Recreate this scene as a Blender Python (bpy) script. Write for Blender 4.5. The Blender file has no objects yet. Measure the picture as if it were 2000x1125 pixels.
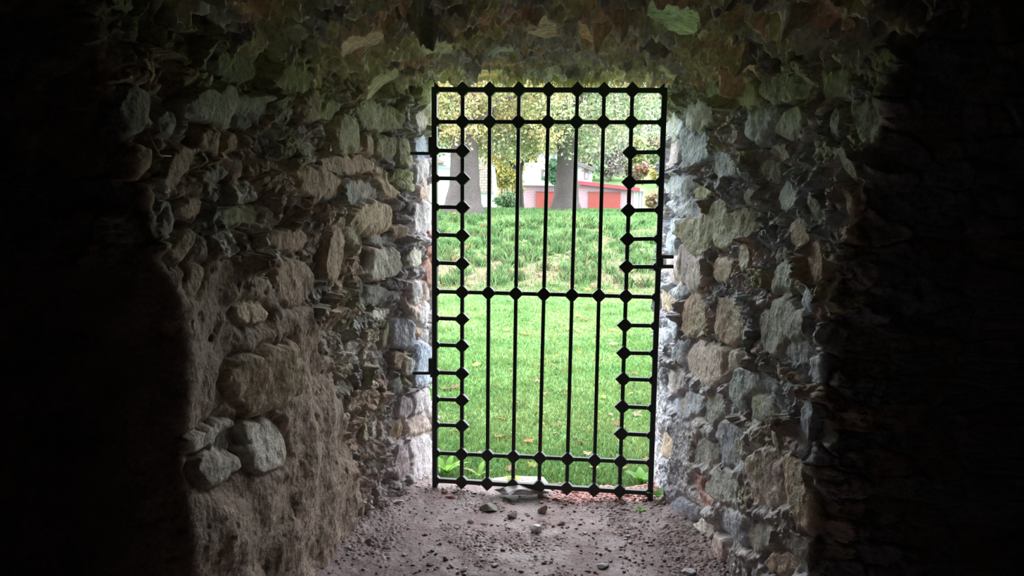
import bpy, math, random
import numpy as np
from mathutils import Matrix, Vector

# ------------------------------------------------------------------ camera, sky, exposure
sc = bpy.context.scene
EYE = np.array([0.0, 0.0, 1.55]); FPX = 1500.0
PITCH, ROLL = math.radians(7.23), math.radians(0.655)
cp, sp, cr, sr = math.cos(PITCH), math.sin(PITCH), math.cos(ROLL), math.sin(ROLL)
AX_R = np.array([cr, sr*sp, sr*cp]); AX_U = np.array([-sr, cr*sp, cr*cp]); AX_F = np.array([0, cp, -sp])
cam_data = bpy.data.cameras.new('camera'); cam_data.sensor_width = 36; cam_data.lens = 36*FPX/2000
cam_data.clip_start = 0.02; cam_data.clip_end = 600
cam = bpy.data.objects.new('camera', cam_data); sc.collection.objects.link(cam)
M = Matrix.Identity(4)
for i in range(3):
    M[i][0] = AX_R[i]; M[i][1] = AX_U[i]; M[i][2] = -AX_F[i]; M[i][3] = EYE[i]
cam.matrix_world = M
sc.camera = cam

world = bpy.data.worlds.new('overcast_sky'); sc.world = world; world.use_nodes = True
wn = world.node_tree.nodes; wl = world.node_tree.links
bg = wn['Background']
geo = wn.new('ShaderNodeTexCoord'); sep = wn.new('ShaderNodeSeparateXYZ'); ramp = wn.new('ShaderNodeValToRGB')
wl.new(geo.outputs['Generated'], sep.inputs[0]); wl.new(sep.outputs['Z'], ramp.inputs[0])
ramp.color_ramp.elements[0].position = 0.0; ramp.color_ramp.elements[0].color = (0.80, 0.88, 1.0, 1)
ramp.color_ramp.elements[1].position = 0.8; ramp.color_ramp.elements[1].color = (0.95, 0.98, 1.0, 1)
wl.new(ramp.outputs[0], bg.inputs[0]); bg.inputs[1].default_value = 1.5
sc.view_settings.view_transform = 'Standard'; sc.view_settings.look = 'None'
sc.view_settings.gamma = 1.0; sc.view_settings.use_curve_mapping = False
sc.view_settings.exposure = 2.75
sc.cycles.use_denoising = True
sc.cycles.max_bounces = 10; sc.cycles.diffuse_bounces = 7; sc.cycles.glossy_bounces = 3

# ------------------------------------------------------------------ helpers
rng = np.random.default_rng(7); random.seed(7)
COL = sc.collection
def ray(px, py):
    u = (px-1000)/FPX; v = -(py-562.5)/FPX
    return AX_F + u*AX_R + v*AX_U
def on_z(px, py, z):
    d = ray(px, py); t = (z-EYE[2])/d[2]; return EYE + t*d
def on_y(px, py, y):
    d = ray(px, py); t = y/d[1]; return EYE + t*d
def ss(a, b, x):
    t = np.clip((x-a)/(b-a), 0, 1); return t*t*(3-2*t)

_perm = np.random.default_rng(11).permutation(256); _perm = np.concatenate([_perm, _perm, _perm])
_g = np.random.default_rng(12).normal(size=(256, 3)); _g /= np.linalg.norm(_g, axis=1)[:, None]
def noise3(x, y, z):
    xi, yi, zi = np.floor(x).astype(int), np.floor(y).astype(int), np.floor(z).astype(int)
    xf, yf, zf = x-xi, y-yi, z-zi
    xi &= 255; yi &= 255; zi &= 255
    u, v, w = [t*t*t*(t*(t*6-15)+10) for t in (xf, yf, zf)]
    def gr(i, j, k):
        h = _perm[_perm[_perm[(xi+i) & 255]+((yi+j) & 255)]+((zi+k) & 255)]
        g = _g[h]
        return g[..., 0]*(xf-i)+g[..., 1]*(yf-j)+g[..., 2]*(zf-k)
    def L(a, b, t): return a+(b-a)*t
    return 1.5*L(L(L(gr(0,0,0), gr(1,0,0), u), L(gr(0,1,0), gr(1,1,0), u), v),
                 L(L(gr(0,0,1), gr(1,0,1), u), L(gr(0,1,1), gr(1,1,1), u), v), w)
def fbm(x, y, z=0.0, scale=1.0, octv=4, gain=0.5, ridged=False):
    z = np.zeros_like(x)+z; s = 0; a = 1; f = 1/scale; tot = 0
    for _ in range(octv):
        n = noise3(x*f+3.1, y*f+7.7, z*f+1.3)
        if ridged: n = 1-2*np.abs(n)
        s = s+a*n; tot += a; a *= gain; f *= 2.03
    return s/tot
def hsh(i, j, k):
    h = (i*73856093) ^ (j*19349663) ^ (k*83492791)
    h = (h ^ (h >> 13))*1274126177 & 0x7fffffff
    return ((h ^ (h >> 11)) & 0xfffff)/1048575.0

def mesh_from(name, V, F, mat=None, parent=None, col=None, smooth=True, loc=None):
    V = np.asarray(V, dtype=np.float32).reshape(-1, 3)
    me = bpy.data.meshes.new(name)
    if isinstance(F, np.ndarray):
        k = F.shape[1]; n = F.shape[0]
        me.vertices.add(len(V)); me.vertices.foreach_set('co', V.ravel())
        me.loops.add(n*k); me.loops.foreach_set('vertex_index', F.astype(np.int32).ravel())
        me.polygons.add(n); me.polygons.foreach_set('loop_start', np.arange(0, n*k, k, dtype=np.int32))
        me.update(calc_edges=True)
    else:
        me.from_pydata([tuple(map(float, v)) for v in V], [], F); me.update()
    if smooth: me.polygons.foreach_set('use_smooth', np.ones(len(me.polygons), dtype=bool))
    if col is not None:
        a = me.color_attributes.new('albedo', 'FLOAT_COLOR', 'POINT')
        c = np.ones((len(V), 4), dtype=np.float32); c[:, :3] = col
        a.data.foreach_set('color', c.ravel())
    if mat: me.materials.append(mat)
    o = bpy.data.objects.new(name, me); COL.objects.link(o)
    if parent: o.parent = parent
    if loc is not None: o.location = loc
    return o
def tag(o, label=None, cat=None, group=None, kind=None):
    if label: o['label'] = label
    if cat: o['category'] = cat
    if group: o['group'] = group
    if kind: o['kind'] = kind
    return o
def empty(name, loc, label=None, cat=None, group=None):
    o = bpy.data.objects.new(name, None); COL.objects.link(o); o.location = loc; o.empty_display_size = .1
    return tag(o, label, cat, group)
def copy_tree(o, parent=None):
    c = o.copy(); COL.objects.link(c); c.parent = parent
    for ch in [x for x in bpy.data.objects if x.parent == o]:
        copy_tree(ch, c)
    return c
def grid_faces(n, m, flip=False):
    i = np.arange(n-1)[:, None]; j = np.arange(m-1)[None, :]
    a = i*m+j; F = np.stack([a, a+1, a+m+1, a+m], -1).reshape(-1, 4)
    return F[:, ::-1] if flip else F
class MB:
    def __init__(s): s.v = []; s.f = []
    def box(s, c, size, R=None):
        n = len(s.v); hx, hy, hz = [k/2 for k in size]
        for x in (-hx, hx):
            for y in (-hy, hy):
                for z in (-hz, hz):
                    p = Vector((x, y, z))
                    if R is not None: p = R @ p
                    s.v.append((p.x+c[0], p.y+c[1], p.z+c[2]))
        s.f += [tuple(n+k for k in q) for q in ((0,1,3,2),(4,6,7,5),(0,4,5,1),(2,3,7,6),(0,2,6,4),(1,5,7,3))]
        return s
    def prism(s, poly, d):            # poly: 3-D points, d: extrusion vector
        n = len(s.v); k = len(poly)
        for p in poly: s.v.append(tuple(p))
        for p in poly: s.v.append(tuple(np.array(p)+np.array(d)))
        s.f.append(tuple(range(n, n+k))[::-1]); s.f.append(tuple(range(n+k, n+2*k)))
        for i in range(k):
            j = (i+1) % k; s.f.append((n+i, n+j, n+k+j, n+k+i))
        return s
    def tube(s, pts, rad, sides=10, wob=0.0, cap=True):
        pts = [np.array(p, float) for p in pts]; n0 = len(s.v); up = np.array([.13, .31, .94])
        for i, p in enumerate(pts):
            t = pts[min(i+1, len(pts)-1)]-pts[max(i-1, 0)]; t /= np.linalg.norm(t)
            a = np.cross(t, [0, 1, 0] if abs(t[1]) < .8 else [1, 0, 0]); a /= np.linalg.norm(a); b = np.cross(t, a)
            r = rad[i] if hasattr(rad, '__len__') else rad
            for k in range(sides):
                th = 2*math.pi*k/sides; rr = r*(1+wob*math.sin(3*th+i*.4)*.5+wob*random.uniform(-.4, .4))
                s.v.append(tuple(p+rr*(math.cos(th)*a+math.sin(th)*b)))
        for i in range(len(pts)-1):
            for k in range(sides):
                k2 = (k+1) % sides
                s.f.append((n0+i*sides+k, n0+i*sides+k2, n0+(i+1)*sides+k2, n0+(i+1)*sides+k))
        if cap:
            s.f.append(tuple(n0+k for k in range(sides))[::-1]); e = n0+(len(pts)-1)*sides
            s.f.append(tuple(e+k for k in range(sides)))
        return s
    def build(s, name, mat, parent=None, smooth=False, bevel=0, loc=None):
        V = np.array(s.v, float)
        if loc is not None: V = V-np.array(loc)
        o = mesh_from(name, V, s.f, mat, parent, smooth=smooth, loc=loc)
        if bevel:
            b = o.modifiers.new('bevel', 'BEVEL'); b.width = bevel; b.segments = 2; b.limit_method = 'ANGLE'
        return o

# ------------------------------------------------------------------ materials
def mat_attr(name, rough=.85, vs=(60, 240), amp=(.35, .3), bump=(.004, 30, .0015, 160), spec=.3, translucent=0, wet=None, alt=None):
    m = bpy.data.materials.new(name); m.use_nodes = True; N = m.node_tree.nodes; L = m.node_tree.links
    b = N['Principled BSDF']; b.inputs['Roughness'].default_value = rough; b.inputs['Specular IOR Level'].default_value = spec
    if alt is None:
        a = N.new('ShaderNodeAttribute'); a.attribute_name = 'albedo'; c = a.outputs['Color']
    else:
        a = N.new('ShaderNodeRGB'); a.outputs[0].default_value = (*alt, 1); c = a.outputs[0]
    tc = N.new('ShaderNodeTexCoord'); co = tc.outputs['Object']
    def nz(scale, det=4):
        n = N.new('ShaderNodeTexNoise'); n.inputs['Scale'].default_value = scale; n.inputs['Detail'].default_value = det
        n.inputs['Roughness'].default_value = .6; L.new(co, n.inputs['Vector']); return n.outputs[0]
    for s, am in zip(vs, amp):
        mr = N.new('ShaderNodeMapRange'); mr.inputs['From Min'].default_value = .25; mr.inputs['From Max'].default_value = .75
        mr.inputs['To Min'].default_value = 1-am; mr.inputs['To Max'].default_value = 1+am; L.new(nz(s), mr.inputs[0])
        vm = N.new('ShaderNodeVectorMath'); vm.operation = 'SCALE'; L.new(c, vm.inputs[0]); L.new(mr.outputs[0], vm.inputs['Scale']); c = vm.outputs[0]
    L.new(c, b.inputs['Base Color'])
    prev = None
    if bump:
        for k in range(0, len(bump), 2):
            bp = N.new('ShaderNodeBump'); bp.inputs['Distance'].default_value = bump[k]; bp.inputs['Strength'].default_value = 1
            L.new(nz(bump[k+1], 5), bp.inputs['Height'])
            if prev: L.new(prev, bp.inputs['Normal'])
            prev = bp.outputs[0]
        L.new(prev, b.inputs['Normal'])
    if wet:
        mr = N.new('ShaderNodeMapRange'); mr.inputs['From Min'].default_value = .42; mr.inputs['From Max'].default_value = .6
        mr.inputs['To Min'].default_value = rough; mr.inputs['To Max'].default_value = wet; L.new(nz(5, 3), mr.inputs[0]); L.new(mr.outputs[0], b.inputs['Roughness'])
    if translucent:
        t = N.new('ShaderNodeBsdfTranslucent'); L.new(c, t.inputs[0]); mx = N.new('ShaderNodeMixShader'); mx.inputs[0].default_value = translucent
        L.new(b.outputs[0], mx.inputs[1]); L.new(t.outputs[0], mx.inputs[2]); L.new(mx.outputs[0], N['Material Output'].inputs[0])
    return m
m_stoneL = mat_attr('rubble_stone_dry', .9, vs=(14, 70), amp=(.25, .4), bump=(.012, 22, .005, 70, .002, 200))
m_stoneR = mat_attr('rubble_stone_damp', .75, vs=(14, 70), amp=(.22, .35), bump=(.012, 24, .005, 75, .002, 200), spec=.5, wet=.38)
m_ceil = mat_attr('rubble_stone_mossy', .85, vs=(12, 60), amp=(.3, .4), bump=(.006, 28, .002, 130), wet=.5)
m_floor = mat_attr('damp_dirt', .75, vs=(18, 120), amp=(.2, .4), bump=(.004, 60, .002, 220), spec=.4, wet=.42)
m_ground = mat_attr('lawn_soil', .95, vs=(1.5, 24), amp=(.15, .3), bump=(.01, 30), spec=.1)
m_grass = mat_attr('grass_blade', .6, vs=(3,), amp=(.15,), bump=None, spec=.2, translucent=.35)
m_leaf = mat_attr('tree_leaf', .6, vs=(5,), amp=(.1,), bump=None, spec=.2, translucent=.45)
m_bark = mat_attr('grey_bark', .9, vs=(2.5, 30), amp=(.2, .3), bump=(.02, 14, .005, 60), alt=(.085, .072, .069))
m_barkd = mat_attr('dark_bark', .9, vs=(2.5, 30), amp=(.2, .3), bump=(.01, 20), alt=(.05, .042, .036))
m_iron = mat_attr('black_green_iron', .45, vs=(8, 60), amp=(.3, .3), bump=(.0006, 120), alt=(.018, .026, .021), spec=.4)
m_chip = mat_attr('stone_chip', .75, vs=(30,), amp=(.3,), bump=(.002, 90), spec=.4)
def flat(name, c, rough=.8, bump=None, vs=(2, 15), amp=(.06, .08), spec=.2): return mat_attr(name, rough, vs=vs, amp=amp, bump=bump, alt=c, spec=spec)

# ------------------------------------------------------------------ stone field
PAL = dict(olive=(.30, .28, .19), brown=(.34, .25, .19), tan=(.42, .33, .24), pale=(.50, .46, .40), grey=(.27, .26, .24),
           slate=(.30, .31, .36), blue=(.32, .35, .43), white=(.42, .375, .385), pink=(.43, .34, .31), red=(.27, .14, .12),
           dark=(.14, .125, .11), green=(.34, .44, .24), rust=(.36, .24, .14), moss=(.27, .28, .14), mauve=(.42, .35, .37))
def star(cx, cy, w, h, rot, seed, n=14):
    r = random.Random(seed); out = []; a = math.radians(rot)
    e = r.uniform(2.6, 4.2)
    for k in range(n):
        th = 2*math.pi*k/n+r.uniform(-.1, .1); c, s = math.cos(th), math.sin(th)
        q = (abs(c)**e+abs(s)**e)**(-1/e)*r.uniform(.86, 1.12)
        x, y = c*q*w/2, s*q*h/2
        out.append((cx+x*math.cos(a)-y*math.sin(a), cy+x*math.sin(a)+y*math.cos(a)))
    return out
def apply_stones(U, W, H, C, stones, to_q, seed0, pk=.75, rec=.012):
    for si, st in enumerate(stones):
        cx, cy, w, h, rot, kind = st[:6]; prot = (st[6] if len(st) > 6 else .03)*pk
        r = random.Random(seed0*1000+si)
        pts = [to_q(*p) for p in star(cx, cy, w, h, rot, seed0*1000+si)]
        pts = [p for p in pts if p is not None]
        if len(pts) < 6: continue
        P = np.array(pts); c = P.mean(0); D = P-c; th = np.arctan2(D[:, 1], D[:, 0]); R = np.hypot(D[:, 0], D[:, 1])
        o = np.argsort(th); th = th[o]; R = R[o]; R = np.clip(R, .008, R.mean()*3.5)
        mxr = R.max()*1.15+.05
        m = (np.abs(U-c[0]) < mxr) & (np.abs(W-c[1]) < mxr)
        if not m.any(): continue
        u = U[m]-c[0]; v = W[m]-c[1]
        k = min(1, R.mean()/.08)
        u = u+.007*k*fbm(U[m], W[m], 3.3, .05, 3); v = v+.007*k*fbm(U[m], W[m], 8.3, .05, 3)
        rr = np.hypot(u, v); Rt = np.interp(np.arctan2(v, u), np.concatenate([th-2*np.pi, th, th+2*np.pi]), np.tile(R, 3))
        s = (rr-Rt)*np.clip(Rt.min()/Rt, .6, 1)
        ed = min(.012, R.min()*.4)
        wgt = ss(ed*.4, -ed, s)
        tilt = (r.uniform(-.12, .12)*u+r.uniform(-.12, .12)*v)/1
        dome = -.12*prot*np.clip(rr/Rt, 0, 1)**4
        Hs = prot+tilt+dome+.011*fbm(U[m], W[m], si*1.7, .07, 3)+.0016*fbm(U[m], W[m], si*1.7, .014, 2)
        hb = H[m]; hb = hb-rec*np.exp(-(np.maximum(s, 0)/.014)**2)
        big = .5*fbm(U[m], W[m], 0.5, .6, 2)*.05
        H[m] = hb*(1-wgt)+(Hs+big)*wgt
        base = np.array(PAL[kind])*r.uniform(.88, 1.12)
        var = 1+.22*fbm(U[m], W[m], si*2.3, .07, 3)
        cc = base[None]*var[:, None]
        tt = ss(.0, .5, fbm(U[m], W[m], si*3.1+5, .09, 2))[:, None]*.35
        cc = cc*(1-tt)+tt*np.array([.40, .27, .17])*var[:, None] if kind not in ('green', 'blue', 'white') else cc
        cb = C[m]; dk = (.55+.45*np.clip(s/.02, 0, 1))[:, None]
        C[m] = (cb)*(1-wgt[:, None])+cc*wgt[:, None]
def rubble(U, W, cu, cv, amp, tilt, seed, gap=.22, warp=.02):
    """jittered-cell filler stones: returns height, per-cell random value, edge 0..1"""
    u = (U+warp*fbm(U, W, seed+.2, .09, 3)*1.5)/cu; v = (W+warp*fbm(U, W, seed+9.2, .09, 3)*1.5)/cv
    u = u+.5*(np.floor(v).astype(int) % 2)*0
    iu, iv = np.floor(u).astype(int), np.floor(v).astype(int)
    F1 = np.full(u.shape, 9.); F2 = F1.copy(); I = np.zeros(u.shape, int); J = I.copy(); DX = np.zeros(u.shape); DY = DX.copy()
    for di in (-1, 0, 1):
        for dj in (-1, 0, 1):
            a, b = iu+di, iv+dj
            x = a+.1+.8*hsh(a, b, seed)-u; y = b+.1+.8*hsh(a, b, seed+1)-v
            d = (np.abs(x)**2.6+np.abs(y)**2.6)**(1/2.6)*(.8+.4*hsh(a, b, seed+5))
            nearer = d < F1
            F2 = np.where(nearer, F1, np.minimum(F2, d)); F1 = np.where(nearer, d, F1)
            I = np.where(nearer, a, I); J = np.where(nearer, b, J); DX = np.where(nearer, x, DX); DY = np.where(nearer, y, DY)
    e = ss(.02, gap, F2-F1)
    r1, r2, r3, r4 = [hsh(I, J, seed+k) for k in (2, 3, 4, 6)]
    H = e*amp*(.35+.9*r1)+e*tilt*((r2-.5)*DX*cu*2+(r3-.5)*DY*cv*2)
    return H, r4, e

def displaced(name, P, U, W, H, C, mat, flip=False, kind='structure'):
    """P (n,m,3) base surface, push along the surface normal by H"""
    du = np.gradient(P, axis=0); dv = np.gradient(P, axis=1); N = np.cross(du, dv)
    ln = np.linalg.norm(N, axis=2, keepdims=True); N = N/np.maximum(ln, 1e-12)
    for _ in range(6):                              # soften the base normal so corners do not tear
        Np = np.pad(N, ((1, 1), (1, 1), (0, 0)), 'edge')
        N = (Np[:-2, 1:-1]+Np[2:, 1:-1]+Np[1:-1, :-2]+Np[1:-1, 2:]+2*N)
        N = N/np.maximum(np.linalg.norm(N, axis=2, keepdims=True), 1e-9)
    if flip: N = -N
    V = P+N*H[..., None]
    n, m = P.shape[:2]
    o = mesh_from(name, V.reshape(-1, 3), grid_faces(n, m, flip), mat, None, col=np.clip(C, .01, .9).reshape(-1, 3))
    o['kind'] = kind
    return o

# ------------------------------------------------------------------ the two passage walls
def lean(z):   # how far the chamber's vault leans towards the viewer with height
    return np.interp(z, [0, 1.15, 1.6, 2.05, 2.5, 2.8, 3.0], [0, 0, .15, .34, .75, 1.25, 1.75])
def coords(breaks):   # [(start, end, step)...] -> 1-D coordinates
    out = []
    for a, b, s in breaks:
        n = max(2, int(round(abs(b-a)/s))); out.append(np.linspace(a, b, n, endpoint=False))
    out.append([breaks[-1][1]]); return np.concatenate(out)
ZS = coords([(-.12, 2.25, .0042), (2.25, 2.7, .03)])
class Wall:
    """plan polyline: near corner K0 (moves with lean), then fixed points to the outer edge, then the outside face"""
    def __init__(s, side, near, fixed, face_x, out_x):
        s.side = side; s.near = np.array(near); s.fixed = np.array(fixed); s.face_x = face_x; s.out_x = out_x
        s.dir = s.near-s.fixed[0]; s.len0 = np.linalg.norm(s.dir); s.dir = s.dir/s.len0
        seg = np.linalg.norm(np.diff(s.fixed, axis=0), axis=1); s.arc = np.concatenate([[0], np.cumsum(seg)])
    def grid(s):
        ch = coords([(abs(s.face_x-s.near[0]), .5, .08), (.5, 0.0, .008)])[:-1]       # offset along the chamber face
        tau = np.linspace(0, 1, 250)[:-1]; ar = coords([(0, s.arc[-1], .0042)])
        outw = coords([(.0, .25, .012), (.25, abs(s.out_x-s.fixed[-1, 0]), .15)])[1:]
        n = len(ch)+len(tau)+len(ar)+len(outw); Z = ZS
        P = np.zeros((n, len(Z), 3)); U = np.zeros((n, len(Z)))
        l = lean(Z)/abs(s.dir[1]); k = 0
        corner = s.fixed[0][None]+s.dir[None]*(s.len0+l)[:, None]
        sg = -1 if s.side == 'left' else 1
        for e in ch:
            P[k, :, 0] = corner[:, 0]+sg*e; P[k, :, 1] = corner[:, 1]-.05*e; U[k] = -(s.len0+l)-e; k += 1
        for t in tau:
            d = (s.len0+l)*(1-t); P[k, :, :2] = s.fixed[0][None]+s.dir[None]*d[:, None]; U[k] = -d; k += 1
        for a in ar:
            P[k, :, 0] = np.interp(a, s.arc, s.fixed[:, 0]); P[k, :, 1] = np.interp(a, s.arc, s.fixed[:, 1]); U[k] = a; k += 1
        for e in outw:
            P[k, :, 0] = s.fixed[-1, 0]+sg*e; P[k, :, 1] = s.fixed[-1, 1]+.0*e; U[k] = s.arc[-1]+e; k += 1
        P[:, :, 2] = Z[None]; W = np.repeat(Z[None], n, 0)
        # round the plan a little so edges are not knife sharp
        for _ in range(10):
            P[1:-1, :, :2] = .25*P[:-2, :, :2]+.5*P[1:-1, :, :2]+.25*P[2:, :, :2]
        return P, U, W
    def to_q(s, px, py):
        d = ray(px, py); pts = [s.fixed[0]+s.dir*(s.len0+1.2)]+list(s.fixed)
        us = [-(s.len0+1.2)]+list(s.arc)
        for i in range(len(pts)-1):
            a, b = pts[i], pts[i+1]; e = b-a
            det = d[0]*(-e[1])+d[1]*e[0]
            if abs(det) < 1e-9: continue
            t = (a[0]*(-e[1])+a[1]*e[0])/det; k = (d[0]*a[1]-d[1]*a[0])/det
            if -1e-6 <= k <= 1+1e-6 and t > 0:
                return (us[i]+(us[i+1]-us[i])*k, EYE[2]+t*d[2])
        return None
wallL = Wall('left', (-.930, 2.10), [(-.76, 3.0), (-.70, 3.34), (-.625, 3.62), (-.525, 3.82), (-.475, 4.0), (-.455, 4.2)], -2.6, -4.5)
wallR = Wall('right', (.985, 2.36), [(.88, 3.1), (.83, 3.45), (.80, 3.8), (.815, 4.0), (.84, 4.2)], 2.6, 4.5)

ST_L = [(828,176,52,40,0,'moss',.09),(668,262,58,72,0,'olive',.05),(710,285,24,46,-8,'brown',.04),(748,288,44,50,4,'olive',.035),(603,208,34,72,12,'brown',.035),
 (640,215,30,50,20,'olive',.02),(604,358,78,56,4,'brown',.05),(672,322,100,30,2,'brown',.022),(694,378,84,44,2,'grey',.03),(752,362,38,58,-35,'tan',.04),
 (733,333,20,18,0,'tan',.03),(722,430,100,62,-4,'tan',.055),(740,515,86,62,0,'pale',.055),(774,452,36,28,0,'brown',.04),(738,470,50,16,4,'grey',.02),
 (680,460,20,42,-38,'olive',.04),(654,432,18,24,0,'olive',.04),(735,228,92,50,6,'olive',.03),(786,300,34,60,4,'olive',.025),(780,345,50,30,14,'moss',.03),
 (790,365,52,18,12,'olive',.03),(795,405,22,26,20,'dark',.03),(778,425,28,16,0,'dark',.03),(560,155,78,58,6,'olive',.03),(450,130,98,62,12,'grey',.03),
 (430,210,176,66,5,'grey',.04),(398,275,52,56,4,'brown',.04),(444,276,32,42,4,'brown',.03),(450,330,38,52,4,'brown',.03),(410,342,62,32,-25,'grey',.03),
 (332,325,46,104,38,'brown',.04),(260,318,46,86,18,'brown',.04),(250,215,76,100,25,'grey',.04),(308,242,46,66,12,'grey',.04),(280,388,24,58,-8,'brown',.03),
 (325,428,44,66,28,'grey',.035),(342,482,38,80,20,'tan',.04),(364,545,36,72,18,'tan',.04),(362,408,60,40,-30,'brown',.03),(470,240,40,24,5,'grey',.02),
 (500,742,142,118,-28,'tan',.085),(496,870,92,110,-12,'pale',.05),(412,905,92,70,-38,'pale',.045),(398,850,110,34,-30,'pale',.045),(440,860,50,40,-30,'dark',.0),
 (556,682,26,38,0,'tan',.05),(640,495,46,120,6,'brown',.045),(566,548,84,90,10,'brown',.03),(480,612,72,44,0,'tan',.03),(560,470,70,40,0,'brown',.02),
 (460,420,80,40,-10,'olive',.02),(730,578,50,42,6,'grey',.03),(735,612,50,16,-12,'pale',.04),(778,650,50,62,0,'slate',.05),(776,704,46,36,4,'tan',.04),
 (745,655,14,56,8,'olive',.04),(768,748,24,42,10,'grey',.035),(792,735,22,36,10,'olive',.03),(700,560,22,40,0,'dark',.02),(705,490,18,80,0,'dark',.0),
 (812,585,62,78,20,'pink',.05),(800,572,30,50,0,'white',.045),(832,500,18,44,0,'red',.04),(838,455,14,38,10,'red',.045),(828,530,16,56,-6,'red',.03),
 (838,222,34,52,5,'white',.05),(818,235,26,36,0,'mauve',.03),(822,290,44,46,0,'blue',.03),(828,340,44,52,0,'white',.03),(826,378,40,36,0,'pink',.03),(822,425,46,60,0,'white',.03),(800,505,40,36,0,'pale',.03),
 (828,615,46,40,6,'white',.035),(830,660,36,24,0,'white',.035),(810,648,20,18,0,'brown',.03),(820,710,52,84,4,'blue',.045),(790,715,20,40,10,'pale',.03),(818,790,56,56,0,'white',.04),(785,800,30,60,0,'mauve',.03),(810,835,56,40,0,'pink',.03),(815,900,58,86,0,'white',.045),(780,900,34,80,0,'mauve',.03),(770,840,30,40,0,'tan',.02)]
ST_R = [(1362,285,80,72,0,'blue',.05),(1428,322,48,56,-8,'slate',.05),(1502,240,56,92,28,'slate',.055),(1556,240,60,76,30,'grey',.04),(1530,300,50,40,20,'grey',.03),
 (1375,225,72,50,-12,'grey',.04),(1350,530,88,92,-10,'mauve',.06),(1420,525,44,58,6,'brown',.04),(1462,500,28,60,-6,'brown',.045),(1420,440,170,54,-4,'olive',.05),
 (1350,400,60,46,0,'slate',.035),(1340,362,60,40,0,'slate',.03),(1380,375,50,28,-10,'olive',.03),(1475,385,24,38,20,'grey',.04),(1545,385,44,60,10,'slate',.04),
 (1570,455,50,50,0,'brown',.04),(1512,330,44,40,20,'grey',.035),(1600,410,30,60,-20,'dark',.03),(1605,510,42,80,-10,'brown',.045),(1645,235,28,66,4,'grey',.045),(1700,240,50,100,-12,'grey',.03),
 (1660,320,24,90,-15,'grey',.03),(1670,400,20,90,-12,'brown',.04),(1590,590,26,64,10,'blue',.05),(1540,545,50,76,15,'grey',.04),(1362,618,56,86,4,'brown',.045),(1430,625,56,90,0,'brown',.03),
 (1320,640,26,44,0,'slate',.04),(1345,690,50,40,0,'slate',.03),(1385,710,92,74,6,'pink',.045),(1440,705,22,52,14,'pale',.045),(1470,650,12,40,8,'blue',.05),(1540,640,104,110,0,'grey',.045),(1570,690,60,40,0,'slate',.02),
 (1480,760,90,80,0,'slate',.035),(1350,790,70,40,0,'slate',.03),(1400,800,40,60,0,'grey',.03),(1430,870,70,90,20,'slate',.02),(1385,885,44,50,10,'grey',.02),(1500,800,60,60,0,'grey',.02),
 (1515,935,76,116,-16,'pink',.05),(1575,965,40,160,-12,'tan',.055),(1510,838,20,22,0,'pink',.04),(1525,860,14,60,-8,'grey',.04),(1585,830,30,110,10,'slate',.05),(1450,1035,84,60,12,'slate',.045),(1410,1072,46,60,10,'pink',.05),
 (1345,1005,60,50,40,'slate',.05),(1375,1035,40,44,40,'pale',.04),(1500,1050,60,60,0,'grey',.04),(1570,1080,60,70,0,'dark',.04),(1380,960,30,70,-25,'red',.03),(1420,950,70,60,30,'grey',.03),(1530,1100,60,40,0,'brown',.03),(1365,1075,30,40,0,'pale',.03),
 (1310,870,26,50,0,'brown',.035),(1325,745,30,50,0,'mauve',.035),(1312,590,24,36,0,'brown',.03),(1306,655,18,26,0,'slate',.05),(1318,475,24,44,0,'blue',.04),(1325,440,30,30,0,'blue',.035),(1322,300,26,50,10,'mauve',.03),(1322,250,26,40,20,'slate',.04),(1330,570,34,20,0,'slate',.035),
 (1440,160,44,60,0,'olive',.04),(1395,165,34,60,-20,'olive',.03),(1470,185,70,50,0,'olive',.03),(1545,170,90,50,-6,'grey',.03),(1640,160,70,60,0,'grey',.03),(1620,650,20,40,0,'slate',.02),(1300,1000,20,30,0,'slate',.03),(1600,720,30,60,0,'slate',.03)]

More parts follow.
